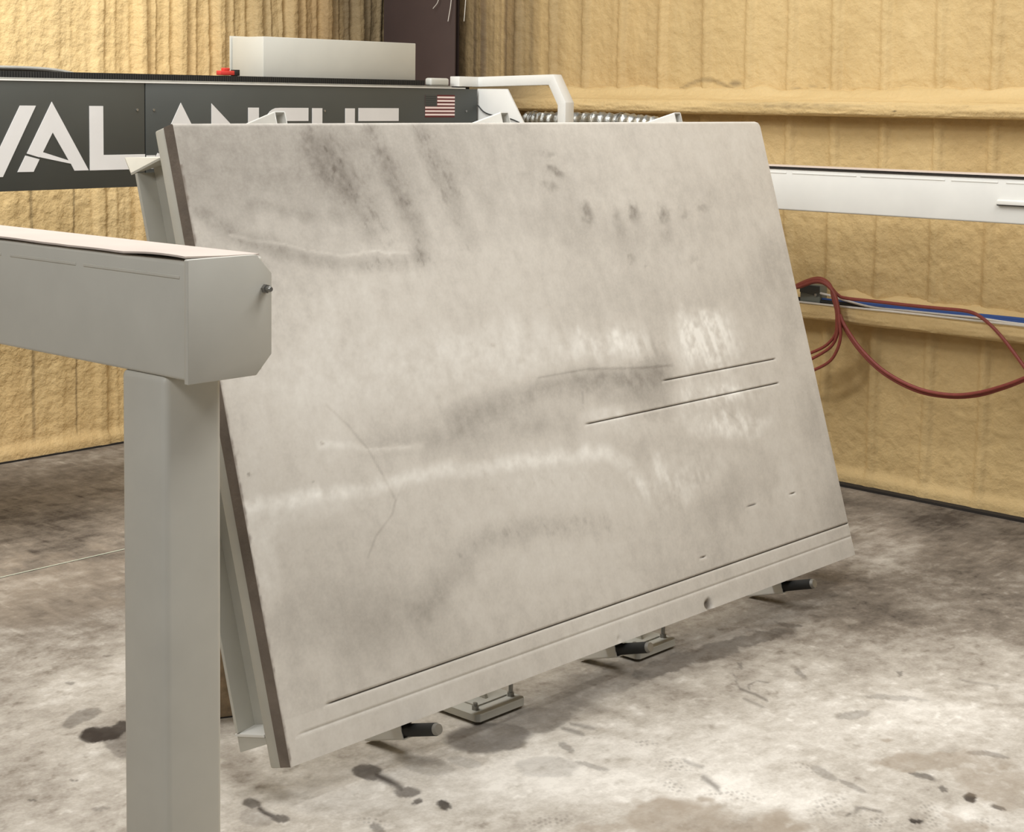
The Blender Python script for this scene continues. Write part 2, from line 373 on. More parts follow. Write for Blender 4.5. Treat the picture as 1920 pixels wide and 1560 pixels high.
def rdarken(u, z):
    e = .25 * sstep((u - 5.0) / 1.6) + .75 * sstep((u - 6.45) / .85)  # foam darkens towards the corner
    stain_shade = np.clip(e * (.85 + fbm(u * 24, z * .4, 7, 3) * 1.3), 0, .92)
    stain_shade = np.maximum(stain_shade, .6 * blob(u, z, 5.21, 2.10, .05, .02)); stain_shade = np.maximum(stain_shade, .45 * sstep(1 - np.abs(z - 2.07 + .05 * np.sin(u * 9)) / .02) * sstep((u - 4.95) / .3) * (u < 5.6))
    for c in (4.85, 4.2, 3.55): stain_shade = np.maximum(stain_shade, .5 * sstep(1 - np.abs(z - 2.075 - .008 * np.sin(u * 23)) / .006) * (np.abs(u - c + .1) < .12))
    return stain_shade, np.zeros_like(u)
wr = foam_wall('wall_right', ys, ZS, rplace, rr_, rdarken, 200, .35, M['foam_smooth'])
def girt(z0, z1, dep, top, seed):
    """foam-covered wall girt: a lumpy shelf along the right wall"""
    prof = [(-.02, z0 - .004), (dep * .5, z0 - .002), (dep - .015, z0), (dep, z0 + .012), (dep + .004, (z0 + z1) / 2), (dep - .002, z1 - .012), (dep - .016, z1), (dep * .66, z1 + top * .10), (dep * .4, z1 + top * .35), (.03, z1 + top * .8), (-.02, z1 + top)]
    P = []
    for a, b in zip(prof[:-1], prof[1:]):
        for k in range(4): P.append((a[0] + (b[0] - a[0]) * k / 4, a[1] + (b[1] - a[1]) * k / 4))
    P.append(prof[-1]); P = np.array(P)
    yy = np.arange(.5, 7.25, .015)
    Yg, I = np.meshgrid(yy, np.arange(len(P))); yv = Yg.ravel(); I = I.ravel()
    j = fbm(yv * 5, I * .25, seed, 4, .6) * .014 + fbm(yv * 24, I * .8, seed + 5, 2) * .006
    up = sstep((I - 30) / 10.)
    V = np.stack([XW(yv) - P[I, 0] - j, yv, P[I, 1] + j * .6 + up * fbm(yv * 7, I * 0, seed + 8, 3) * .05], 1)
    v = .54 + fbm(yv * 2, I * .2, seed + 20, 4) * .3
    stain_shade = .5 * blob(yv, P[I, 1], 4.75, (z0 + z1) / 2 + .015, .55, .02) * (z0 > 1.5) * (.6 + fbm(yv * 30, I * .6, 3, 2))
    stain_shade = np.maximum(stain_shade, .9 * blob(yv, P[I, 1], 4.133, (z0 + z1) / 2 - .005, .013, .006) * (z0 > 1.5))
    stain_shade = np.maximum(stain_shade, .75 * sstep((yv - 6.3) / .7))  # darker towards the corner
    mask = np.stack([v, np.clip(stain_shade, 0, 1), np.zeros_like(v), np.ones_like(v)], 1)
    return grid_mesh('girt', V, len(yy), len(P), M['foam_smooth'], wr, {'mask': mask}, flip=True)
tag(girt(1.932, 2.004, .15, .085, 300), 'foam-covered horizontal girt with a dark smudge, higher up the wall')
tag(girt(.872, .945, .165, .075, 340), 'foam-covered horizontal girt carrying the hoses')
# dark gap and pale lip at the foot of the walls
tag(box('trim_1', (0, YL - .045, 0), (7.75, YL - .02, .008), M['gap'], None, 0), kind='structure')
bm = bmesh.new(); add_prism(bm, [(XW(-1) - .085, -1, 0), (XW(-1) + .0, -1, 0), (XW(7.9), 7.9, 0), (XW(7.9) - .085, 7.9, 0)], (0, 0, .013))
tag(obj('trim_2', bm, M['gap']), kind='structure')

# corner column of the building frame: an H section with two flanges and a web
t = thing('steel_column', (7.66, 7.6, 0), 'dark maroon steel column standing in the corner behind the saw bridge', 'column')
box('flange', (-.012, -.34, 0), (.0, .30, 5), M['purple'], t, .002)
box('flange', (.145, -.22, 0), (.157, .30, 5), M['purple'], t, .002)
box('web', (0, -.02, 0), (.145, -.008, 5), M['purple'], t, 0)
box('base_plate', (-.05, -.36, 0), (.19, .32, .018), M['purple'], t, .002)
t2 = thing('hanging_straps', tuple(at(848, 0, 0, 7.62)), 'thin pale straps hanging in front of the maroon column', 'straps')
for a, b, c in (((826, -40), (822, 0), (812, 16)), ((848, -60), (846, 0), (840, 40)), ((876, -60), (873, 0), (870, 40))):
    q = [Vector(at(*p_, 0, 7.62)) - t2.location for p_ in (a, b, c)]
    tube('strap', q, .0025, M['wtube'], t2, 6, 6)

# ---------------------------------------------------------------- tilting table
TX, TY, TZ = 3.013, 3.46, .12
PHI = math.radians(73.6)
tab = thing('tilting_table', (TX, TY, TZ), 'tilted saw table with a dusty scored board on a grey steel frame', 'table', rot=(PHI, 0, 0))
# table space: x along the table, y up the slope, z out of the face
LX0, LX1, SH, TH = -.008, 3.094, 1.873, .046
def board_world(u, s):
    c, q = math.cos(PHI), math.sin(PHI)
    return np.stack([TX + u, TY + s * c, TZ + s * q], 1)
cuts = [(.1335, .150, 3.094), (.0790, .030, 3.094), (.7643, 1.545, 2.815), (.8633, 2.038, 2.829), (.3198, 2.395, 2.481), (.3188, 2.705, 2.761), (.1905, 2.037, 2.088)]
rows = set(np.linspace(0, SH, 340).round(5))
for s_, *_ in cuts:
    rows = {r_ for r_ in rows if abs(r_ - s_) > .0055} | {round(s_ + e, 5) for e in (-.0026, -.0018, .0018, .0026)}
rows = np.array(sorted(rows)); nu = 570
uu = np.linspace(0, 1, nu)
R_ = .030
xr = np.where(rows > SH - R_, LX1 - (R_ - np.sqrt(np.maximum(R_ ** 2 - (rows - (SH - R_)) ** 2, 0))), LX1)
Ug = LX0 + uu[None, :] * (xr[:, None] - LX0); Sg = np.repeat(rows[:, None], nu, 1)
u = Ug.ravel(); s = Sg.ravel()
px, py = proj(board_world(u, s))
n1 = fbm(u * 2.2, s * 2.2, 1, 5, .55); n2 = fbm(u * 11, s * 7, 21, 4, .6); n3 = fbm(u * 40, s * 40, 41, 3, .6)
n4 = fbm(u * 26 + s * 6, s * 5, 61, 3, .6)
wx, wy = px + n1 * 60 + n2 * 26, py + n1 * 40 + n2 * 26
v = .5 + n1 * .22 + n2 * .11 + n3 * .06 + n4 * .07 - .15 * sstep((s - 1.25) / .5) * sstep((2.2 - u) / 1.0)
def D(m, a, rough=.6):
    global v
    v = v + a * m * (1 + rough * (n3 * 2.2 + n2 * 1.2))
B = lambda cx, cy, rx, ry, k=0: blob(wx, wy, cx, cy, rx, ry, k)
T = lambda pts, wd: stroke(px + n2 * 20, py + n2 * 20, pts, wd)
for m, a in ((B(470, 300, 300, 110), -.10), (B(700, 330, 200, 110, 40), -.08), (T(((695, 250), (735, 330), (775, 410), (795, 480)), 30), -.17), (T(((590, 270), (650, 360), (700, 440)), 45), -.12), (T(((785, 240), (830, 330), (885, 450)), 34), -.12),
             (T(((380, 400), (440, 440), (520, 468), (600, 488), (700, 500), (790, 488)), 26), -.16), (T(((470, 385), (560, 402), (640, 410)), 22), -.09), (B(880, 330, 60, 130, -20), -.05),
             (T(((430, 440), (520, 458), (640, 478), (765, 476)), 5), .12),
             (B(1460, 490, 55, 60), -.16), (B(1490, 610, 30, 110), -.12), (B(1400, 560, 100, 60), -.08), (B(1515, 760, 24, 80), -.08), (B(1060, 420, 120, 40), -.05), (B(1250, 430, 180, 40), -.05), (B(1200, 560, 150, 50), -.05),
             (T(((860, 785), (960, 745), (1060, 715), (1150, 705), (1245, 695)), 44), -.22), (B(1170, 735, 110, 40), -.13), (B(1010, 790, 110, 40), -.08), (T(((690, 838), (850, 820), (1010, 800)), 44), -.11), (B(1230, 660, 36, 50), -.14),
             (T(((790, 1150), (850, 1070), (920, 1010), (1040, 985), (1130, 985)), 44), -.15), (B(640, 1160, 190, 80), -.10), (B(760, 1180, 120, 110), -.06), (B(1400, 900, 70, 60), -.07), (B(1330, 950, 120, 40, -20), -.06), (B(1560, 960, 30, 90), -.12), (B(1180, 870, 60, 60), -.05), (B(1290, 1130, 120, 20, -20), -.07),
             (B(690, 690, 280, 90), .12), (B(960, 655, 170, 70), .14), (B(600, 560, 160, 90), .06), (B(1180, 640, 70, 34), .14), (B(1310, 640, 60, 60, -30), .17), (B(1340, 735, 70, 26, -12), .2), (B(1360, 800, 90, 26, 5), .20), (B(1310, 780, 40, 40), .10), (B(1140, 780, 60, 20), .12), (B(1180, 800, 80, 26), .08), (B(1330, 610, 30, 40, -40), .12),
             (T(((470, 950), (600, 930), (720, 905), (850, 880), (960, 868), (1080, 852), (1140, 850), (1180, 875), (1200, 905)), 24), .26), (B(540, 960, 150, 36, -8), .10), (B(490, 1040, 40, 110), .14), (T(((600, 838), (700, 843), (790, 838)), 12), .12), (T(((1160, 690), (1230, 676)), 30), .12), (B(1030, 900, 160, 60), .05), (B(1250, 890, 50, 30), .10), (B(1320, 860, 90, 30), .08), (B(1480, 900, 40, 60), .06)):
    D(m, a * (.8 if a < 0 else .9))
# chalky patches with a sharp left edge, and the greyer band beside them
for cx, cy, rx, ry, x0, a in ((1325, 640, 70, 75, 1262, .34), (1340, 738, 85, 26, 1272, .30), (1370, 798, 90, 26, 1288, .24), (1150, 650, 110, 34, 990, .22), (1250, 905, 110, 50, 1178, .16)):
    q = blob(px + n2 * 70, py + n2 * 60, cx, cy, rx, ry) * sstep((px - x0 - n2 * 40 - (py - cy) * .15) / 12)
    v += a * q * np.clip(.55 + n2 * 2.2 + n4 * 2.6 + n3 * 1.6, 0, 1.3)
v -= .10 * blob(px + n2 * 30, py + n2 * 30, 1215, 720, 62, 120) * sstep((1272 - px + n2 * 30) / 14)
scr = np.clip(fbm(u * 60 + s * 30, s * 26 - u * 8, 131, 3, .7) * 4 - .35, 0, 1)
for pts, wd in ((((690, 245), (735, 330), (775, 410), (800, 480)), 40), (((590, 260), (650, 350), (710, 440)), 60), (((785, 240), (830, 330), (885, 460)), 40), (((420, 430), (520, 470), (620, 492), (790, 490)), 30), (((860, 1040), (920, 1005), (1040, 985), (1140, 985)), 30), (((900, 930), (1000, 900), (1100, 895)), 26)):
    v -= .14 * scr * stroke(px, py, pts, wd)
# finger smears and small marks
for cx, cy, rx, ry, a, k in ((1103, 404, 9, 20, .30, -8), (1157, 400, 6, 13, .14, -8), (1189, 398, 10, 17, .30, -10), (1246, 398, 10, 17, .28, -5), (1283, 400, 6, 13, .2, -10), (1318, 388, 8, 9, .26, 20), (1182, 487, 7, 9, .2, 0), (1299, 485, 8, 10, .2, 20), (1030, 290, 10, 5, .22, 0), (1038, 318, 12, 7, .22, 20), (1050, 328, 9, 6, .28, 0), (1034, 350, 14, 8, .2, 20), (1250, 430, 12, 30, .12, -10), (1200, 440, 12, 40, .08, -12), (1165, 430, 8, 30, .08, -10),
                          (467, 890, 3, 3, .5, 0), (607, 834, 3, 3, .4, 0), (923, 646, 4, 4, .3, 0), (1212, 499, 4, 4, .2, 0), (445, 855, 4, 14, .12, 20), (590, 905, 3, 3, .3, 0)):
    v -= blob(px + n3 * 16, py + n3 * 16, cx, cy, rx * 1.35, ry * 1.3, k) * a * .6 * (1 + n3 * 2.5)
for pts, a in ((((612, 760), (650, 795), (690, 842), (715, 885), (742, 938), (735, 965), (705, 1005), (690, 1045)), -.12), (((688, 843), (770, 838)), .10), (((768, 885), (742, 940)), -.06), (((1310, 735), (1360, 770), (1390, 795), (1420, 798)), -.09), (((1092, 735), (1093, 755)), -.1), (((1010, 708), (1100, 692), (1200, 690), (1260, 685)), -.14)):
    v += a * stroke(px, py, pts, 4.0)
edge_d = np.minimum(np.minimum(u - LX0, LX1 - u), np.minimum(s, SH - s))
v += .10 * sstep(1 - (SH - s) / .012) - .10 * sstep(1 - (LX1 - u) / .05) * (n2 + .5)
v += .05 * (s < .13)
stain_shade = np.zeros_like(v); z = np.zeros_like(v)
for s_, a, b in cuts:
    g = (np.abs(s - s_) < .0022) & (u > a) & (u < b)
    deep = .0008 if s_ < .1 else .0035
    ends = sstep((u - a) / .04) * sstep((b - u) / .02 + (b > 3.05))
    z[g] -= deep * ends[g]; stain_shade[g] = (.15 if s_ < .1 else .75) * ends[g]
    v += .12 * sstep(1 - np.abs(s - s_ + .007) / .006) * (u > a) * (u < b)
for cx, cs, ra, dp in ((2.038, .016, .024, .016), (1.497, .016, .012, .004)):
    q = sstep(1.2 - np.hypot(u - cx, (s - cs) * .9) / ra + n3 * .8)
    z -= q * dp; v -= .42 * q * (ra > .015) + .05 * q
top_round = sstep(1 - (SH - s) / .006); z -= .004 * top_round
soilm = np.maximum(.75 * sstep(1 - (u - LX0) / .010 + n3 * 1.5) * (s < 1.75), 0)
mask = np.stack([v, stain_shade, soilm, np.ones_like(v)], 1)
V = np.stack([u, s, z + n2 * .001], 1)
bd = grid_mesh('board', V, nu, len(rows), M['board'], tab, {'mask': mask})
tag(bd, 'dusty pale board scored with thin saw cuts')
# edges of the board: brown core showing on the sides, pale dust along the top
bm = bmesh.new()
def skirt(idx):
    a = [bm.verts.new(V[i]) for i in idx]; b = [bm.verts.new((V[i][0], V[i][1], -TH)) for i in idx]
    for i in range(len(a) - 1): bm.faces.new((a[i], a[i + 1], b[i + 1], b[i]))
nr = len(rows); g = np.arange(nr * nu).reshape(nr, nu)
skirt(list(g[:, 0])); skirt(list(g[0, ::-1])); skirt(list(g[:, -1][::-1]))
bm.faces.new([bm.verts.new(p) for p in ((LX0, 0, -TH), (LX0, SH, -TH), (LX1 - R_, SH, -TH), (LX1, SH - R_, -TH), (LX1, 0, -TH))])
tag(obj('board_edge', bm, M['edge'], bd), 'brown core of the board')
bm = bmesh.new(); skirt(list(g[-1, :])); obj('board_top_edge', bm, M['board'], bd)
# steel frame behind the board
F0, F1 = -.097, -TH - .001
box('frame_rail', (-.004, -.004, F0), (.07, 1.875, F1), M['tframe'], tab, .006)
box('frame_rail', (3.02, -.004, F0), (3.09, 1.868, F1), M['tframe'], tab, .006)
box('frame_rail', (.071, -.004, F0), (3.019, .06, F1), M['tframe'], tab, .004)
box('frame_rail', (.071, 1.80, F0), (3.019, 1.868, F1), M['tframe'], tab, .004)
box('frame_panel', (.071, .061, -.075), (3.019, 1.799, F1 - .006), M['tframe'], tab, 0)
for x0, sgn in ((-.004, 1), (3.09, -1)):
    # channel section, open to the outside: web plus back flange
    prism('channel', [(p[0], .10, p[1]) for p in ((x0, -.216), (x0, -.228), (x0 + sgn * .075, -.228), (x0 + sgn * .075, -.216))], (0, 1.678, 0), M['tframe'], tab)
    prism('channel_web', [(p[0], .105, p[1]) for p in ((x0 + sgn * .063, F0 - .001), (x0 + sgn * .063, -.2155), (x0 + sgn * .075, -.2155), (x0 + sgn * .075, F0 - .001))], (0, 1.69, 0), M['tframe'], tab)
    c, q = math.cos(PHI), math.sin(PHI)
    top = [(x0, 1.786, -.247), (x0, 1.794, F0 - .002), (x0 + sgn * .08, 1.797, F0 - .002), (x0 + sgn * .08, 1.866, -.373)]
    prism('end_plate', top, (0, -.007, 0), M['tframe'], tab)
    bot = [(x0, .090, -.232), (x0, .084, F0 - .002), (x0 + sgn * .085, .104, F0 - .002), (x0 + sgn * .085, .104, -.25)]
    prism('end_plate', bot, (0, .007, 0), M['white'], tab)
    prism('gusset', [(x0 + sgn * .004, .0895, -.228), (x0 + sgn * .004, .083, F0 - .002), (x0 + sgn * .004, .064, F0 - .002), (x0 + sgn * .004, .043, -.228)], (sgn * .008, 0, 0), M['tframe'], tab)
# square sockets through the frame: three along the top, three along the bottom with rubber pegs
def socket(x0, y0, x1, y1, zf, zb, th=.004):
    rd = .006
    def rect(a0, b0, a1, b1, rd):
        out = []
        for cx, cy, st in ((a1 - rd, b1 - rd, 0), (a0 + rd, b1 - rd, 90), (a0 + rd, b0 + rd, 180), (a1 - rd, b0 + rd, 270)):
            for k in range(4):
                t = math.radians(st + 30 * k); out.append((cx + rd * math.cos(t), cy + rd * math.sin(t), zf))
        return out
    bm = add_ring(bmesh.new(), rect(x0, y0, x1, y1, rd), rect(x0 + th, y0 + th, x1 - th, y1 - th, rd * .5), (0, 0, zb - zf))
    return obj('socket_tube', bm, M['white'], tab)
for x0 in (.432, 1.497, 2.560): socket(x0, 1.869, x0 + .046, 1.926, -.050, -.20)
for x0 in (.470, 1.523, 2.594):
    so = socket(x0, -.054, x0 + .048, -.0045, -.050, -.225)
    cx, cy = x0 + .022, -.029
    pg = cyl('rubber_peg', (cx, cy, -.10), (cx, cy, .080), .0198, M['black'], tab, 20)
    cyl('peg_end_cap', (cx, cy, .080), (cx, cy, .092), .0190, M['steel'], pg, 16, .016)
# pivot stands bolted to the floor behind the lower edge
def stand(X0, label):
    t = thing('pivot_stand', (X0, 3.5, 0), label, 'stand', 'pivot stands under the table')
    bm = add_prism(bmesh.new(), [(.012, 0, .010), (.222, 0, .010), (.234, .012, .010), (.234, .44, .010), (0, .44, .010), (0, .012, .010)], (0, 0, .026))
    bmesh.ops.bevel(bm, geom=list(bm.edges), offset=.002, segments=1, affect='EDGES')
    pl = obj('base_plate', bm, M['tframe'], t)
    box('weld_plate', (.055, .055, .036), (.20, .36, .041), M['tframe'], t, .001)
    prism('web_plate', [(.118, .075, .041), (.118, .40, .041), (.118, .44, .52), (.118, .315, .52)], (.012, 0, 0), M['tframe'], t)
    prism('rear_flange', [(.06, .40, .041), (.19, .40, .041), (.19, .44, .52), (.06, .44, .52)], (0, .012, 0), M['tframe'], t)
    box('angle_bar', (.150, .20, .041), (.215, .214, .075), M['tframe'], t, .001)
    for bx, by, h in ((.035, .045, .022), (.207, .045, .052), (.035, .395, .03), (.207, .395, .03)):
        b = cyl('anchor_bolt', (bx, by, -.0), (bx, by, .036 + h), .0075, M['steel'], t, 10)
        cyl('nut', (bx, by, .0362), (bx, by, .049), .0125, M['steel'], b, 6)
stand(3.828, 'grey pivot stand bolted to the floor, nearer of the two seen under the table')
stand(4.672, 'grey pivot stand bolted to the floor behind the middle rubber peg, farther of the two')

# ---------------------------------------------------------------- side rails of the saw
def rail(X0, X1, Y0, Y1, z0, z1, label, posts, near):
    t = thing('saw_rail', (X0, Y0, 0), label, 'rail')
    w_ = X1 - X0; Ln = Y1 - Y0; m = M['paint'] if near else M['white']  # one paint on both rails; the near copy is darkened for its dimmer light
    box('rail_beam', (0, .012, z0 + .002), (w_ - .012, Ln, z1 - .004), m, t, .008, 3)
    # end plate with clipped corners on the table side
    ch = .040
    pts = [(-.004, 0, z0 - .003), (w_ - ch, 0, z0 - .003), (w_, 0, z0 - .003 + ch), (w_, 0, z1 + .001 - ch), (w_ - ch, 0, z1 + .001), (-.002, 0, z1 + .001), (-.004, 0, z1 - .002)]
    ep = prism('end_plate', pts, (0, .012, 0), m, t, .0015)
    bx, bz = (at(496, 541, 1, Y0) - np.array([X0, 0, 0]))[[0, 2]] if near else (w_ - .02, z1 - .07)
    b = cyl('bolt', (bx, -.018, bz), (bx, .0, bz), .0062, M['steel'], ep, 10)
    cyl('bolt_tip', (bx, -.021, bz), (bx, -.018, bz), .0045, M['steel'], ep, 10, .0062)
    cyl('nut', (bx, -.008, bz), (bx, -.0005, bz), .0095, M['steel'], b, 6)
    # belt covering the top: wavy front edge, lifted a little off the steel
    n = 200; yy = [.016 + (Ln - .02) * k / n for k in range(n + 1)]
    bm = bmesh.new(); rowsv = []
    for k, yv in enumerate(yy):
        wv = (.0020 * math.sin(yv * 17) + .0018 * math.sin(yv * 7.3 + 1)) if near else 0
        e = -.004 + .006 * math.exp(-((yv - .02) / .05) ** 2) if near else -.006
        lift = .002 + abs(wv)
        rowsv.append([bm.verts.new((e, yv, z1 - .003 + lift + .5 * wv)), bm.verts.new((e, yv, z1 + .001 + lift + .5 * wv)), bm.verts.new((w_ * .5, yv, z1 + .002)), bm.verts.new((w_ - .02, yv, z1 + .001)), bm.verts.new((w_ - .02, yv, z1 - .002)), bm.verts.new((w_ * .5, yv, z1 - .001))])
    for a, c in zip(rowsv[:-1], rowsv[1:]):
        for i in range(6): bm.faces.new((a[i], a[(i + 1) % 6], c[(i + 1) % 6], c[i]))
    bm.faces.new(rowsv[0]); bm.faces.new(rowsv[-1][::-1]); bmesh.ops.recalc_face_normals(bm, faces=bm.faces)
    tag(obj('top_belt', bm, M['strip'], t), 'pale belt along the top of the rail')
    if not near: box('belt_shade', (-.0035, .02, z1 - .013), (.02, Ln - .02, z1 - .005), M['gap'], t, 0)  # dark strip standing in for the shade under the belt's overhang
    # stitch-welded lip below the top edge
    yv = .03; zz = z1 - (.036 if near else .031)
    random.seed(9)
    while yv < Ln - .5:
        l = random.uniform(.22, .45)
        box('weld_lip', (-.0022, yv, zz - .003), (.004, yv + l, zz + .0035), m, t, .0012, 1); yv += l + random.uniform(.02, .04)
    for pyy in posts:
        box('post', (.0, pyy, .012), (.146, pyy + .150, z0 + .004), m, t, .016, 4)
        box('foot_plate', (-.05, pyy - .05, .0), (.2, pyy + .2, .012), m, t, .002)
    return t
rail(2.0, 2.209, 2.604, 7.5, 1.438, 1.680, 'near white steel rail, shade mixed into its paint, with clipped end plate on a square post', (.08, 4.5), True)
rr = rail(6.92, 7.125, 2.604, 7.5, 1.480, 1.692, 'far white steel rail running along the foam wall behind the table', (.02, 4.5), False)
gb = prism('guide_bar', [(-.018, .13, 1.566), (-.018, .13, 1.583), (0, .13, 1.588), (0, .13, 1.564)], (0, .54, 0), M['white'], rr, .001)
tag(gb, 'thin guide bar on the face of the rail')
box('guide_bar_gap', (-.016, .132, 1.561), (-.001, .668, 1.5655), M['gap'], gb, 0)
bm = bmesh.new()
for k in range(14):
    yv = .7 + k * .23; add_box(bm, (-.0014, yv, 1.585), (.002, yv + .225, 1.588), .0004, 1)

# ---------------------------------------------------------------- bridge of the saw
YB = 6.3717
def bp(x, y): p = at(x, y, 1, YB); return (p[0], p[2])
br = thing('saw_bridge', (2.2, YB, 1.57), 'charcoal saw bridge with large white letters and a striped flag', 'machine')
O = Vector(br.location)
def L(*p): return tuple(Vector(p) - O)
XS = 4.645; ZT, ZB = 2.052, 1.577
# cover panels hang on the box beam
pan = []
for x0, x1 in ((2.215, XS - .003), (XS + .003, 6.90)):
    p_ = box('cover_panel', L(x0, YB, ZB), L(x1, YB + .012, ZT), M['dark'], br, .002); pan.append(p_)
box('beam', L(2.22, YB + .016, ZB + .02), L(6.905, YB + .52, ZT - .012), M['dark'], br, .004)
box('top_trim', L(2.2, YB - .004, ZT + .0005), L(6.80, YB + .05, ZT + .007), M['white'], br, .001)
box('top_trim', L(2.2, YB + .008, ZT + .0075), L(6.70, YB + .06, ZT + .015), M['dullsteel'], br, .001)
box('top_tray', L(2.2, YB + .062, ZT - .011), L(6.90, YB + .50, ZT + .012), M['gap'], br, 0)
def glyph(polys, k):
    bm = bmesh.new()
    for pts in polys: add_prism(bm, [L(p[0], YB - .0025, p[1]) for p in pts], (0, .0025, 0))
    o = obj('letter', bm, M['letter'], pan[k]); return o
def tri(pts): return [bp(*p) for p in pts]
zt, zb = 1.9465, 1.658
# V
glyph([[(4.067, zt), (3.988, zt), (3.862, 1.720), (3.736, zt), (3.657, zt), (3.824, 1.640), (3.900, 1.640)]], 0)
def A_glyph(dx, k):
    c = lambda x, y: (bp(x / 6, 120 + y / 6)[0] + dx, bp(x / 6, 120 + y / 6)[1])
    glyph([[c(580, 425), c(995, 1195), c(835, 1200), c(795, 1122), c(770, 1085), c(590, 770)],
           [c(580, 425), c(590, 770), c(480, 992), c(440, 1050), c(300, 1007)],
           [c(480, 992), c(770, 1085), c(795, 1122), c(440, 1047)],
           [c(285, 1030), c(442, 1072), c(375, 1213), c(195, 1216)]], k)
A_glyph(0, 0)
# L (runs over the seam)
glyph([[(4.341, zt), (4.341, zb), (4.414, zb), (4.414, zt)], [(4.4141, zb), (XS - .004, zb), (XS - .004, 1.726), (4.4141, 1.726)]], 0)
glyph([[(XS + .004, zb), (4.70, zb), (4.70, 1.720), (XS + .004, 1.720)]], 1)
A_glyph(.700, 1)
glyph([[(5.028, 1.962), (5.028, zb), (5.100, zb), (5.100, 1.815)], [(5.028, 1.962), (5.100, 1.8149), (5.32, 1.630), (5.253, 1.772)], [(5.2531, 1.7719), (5.32, 1.6301), (5.32, 1.943), (5.2531, 1.943)]], 1)
arc = lambda cx, cz, r_, a0, a1, n=7: [(cx + r_ * math.cos(math.radians(a0 + (a1 - a0) * i / n)), cz + r_ * math.sin(math.radians(a0 + (a1 - a0) * i / n))) for i in range(n + 1)]
glyph([[(5.643, 1.943), (5.643, 1.877), (5.46, 1.877)] + [(5.46, 1.943)], [(5.46, 1.943), (5.46, 1.877)] + arc(5.445, 1.8, .03, 100, 180, 3) + arc(5.445, 1.855, .088, 180, 90)[:-1],
       [(5.357, 1.855), (5.415, 1.80), (5.415, 1.79), (5.357, 1.746)], [(5.357, 1.746), (5.415, 1.79), (5.46, 1.724), (5.46, zb)] + arc(5.445, zb + .088, .088, 270, 180)[1:-1], [(5.4601, zb), (5.643, zb), (5.643, 1.724), (5.4601, 1.724)]], 1)
glyph([[(5.669, 1.942), (5.669, zb), (5.737, zb), (5.737, 1.942)], [(5.896, 1.942), (5.896, zb), (5.963, zb), (5.963, 1.942)], [(5.7371, 1.835), (5.8959, 1.835), (5.8959, 1.77), (5.7371, 1.77)]], 1)
glyph([[(5.990, a), (6.282, a), (6.282, b), (5.990, b)] for a, b in ((1.944, 1.876), (1.835, 1.77), (1.725, zb))], 1)
# flag
fx0, fx1, fz0, fz1 = 6.484, 6.716, 1.8955, 2.018
h = (fz1 - fz0) / 13
bm = add_prism(bmesh.new(), [L(fx0, YB - .0012, fz0), L(fx1, YB - .0012, fz0), L(fx1, YB - .0012, fz1), L(fx0, YB - .0012, fz1)], (0, .0012, 0))
tag(obj('flag_field', bm, M['flagred'], pan[1]), 'dark red ground of the flag')
for k in range(6):
    zc = fz0 + h * (2 * k + 1.05); x0 = fx0 if k < 3 else fx0 + .094
    obj('flag_stripe', add_prism(bmesh.new(), [L(x0, YB - .002, zc), L(fx1, YB - .002, zc), L(fx1, YB - .002, zc + h * 1.05), L(x0, YB - .002, zc + h * 1.05)], (0, .0008, 0)), M['flagwhite'], pan[1])
obj('flag_canton', add_prism(bmesh.new(), [L(fx0, YB - .002, fz0 + h * 6.4), L(fx0 + .090, YB - .002, fz0 + h * 6.4), L(fx0 + .090, YB - .002, fz1), L(fx0, YB - .002, fz1)], (0, .0008, 0)), M['dark'], pan[1])
for k in range(5):
    zc = fz0 + h * (6.9 + 1.2 * k)
    obj('canton_stripe', add_prism(bmesh.new(), [L(fx0 + .002, YB - .0026, zc), L(fx0 + .084, YB - .0026, zc), L(fx0 + .084, YB - .0026, zc + h * .5), L(fx0 + .002, YB - .0026, zc + h * .5)], (0, .0006, 0)), M['flagdark'], pan[1])
for x_, y_, k in ((257, 206, 0), (288, 206, 1), (608.5, 208, 1), (874, 208.5, 1)):
    X_, Z_ = bp(x_, y_); cyl('screw', L(X_, YB - .004, Z_), L(X_, YB, Z_), .006, M['steel'], pan[k], 10)
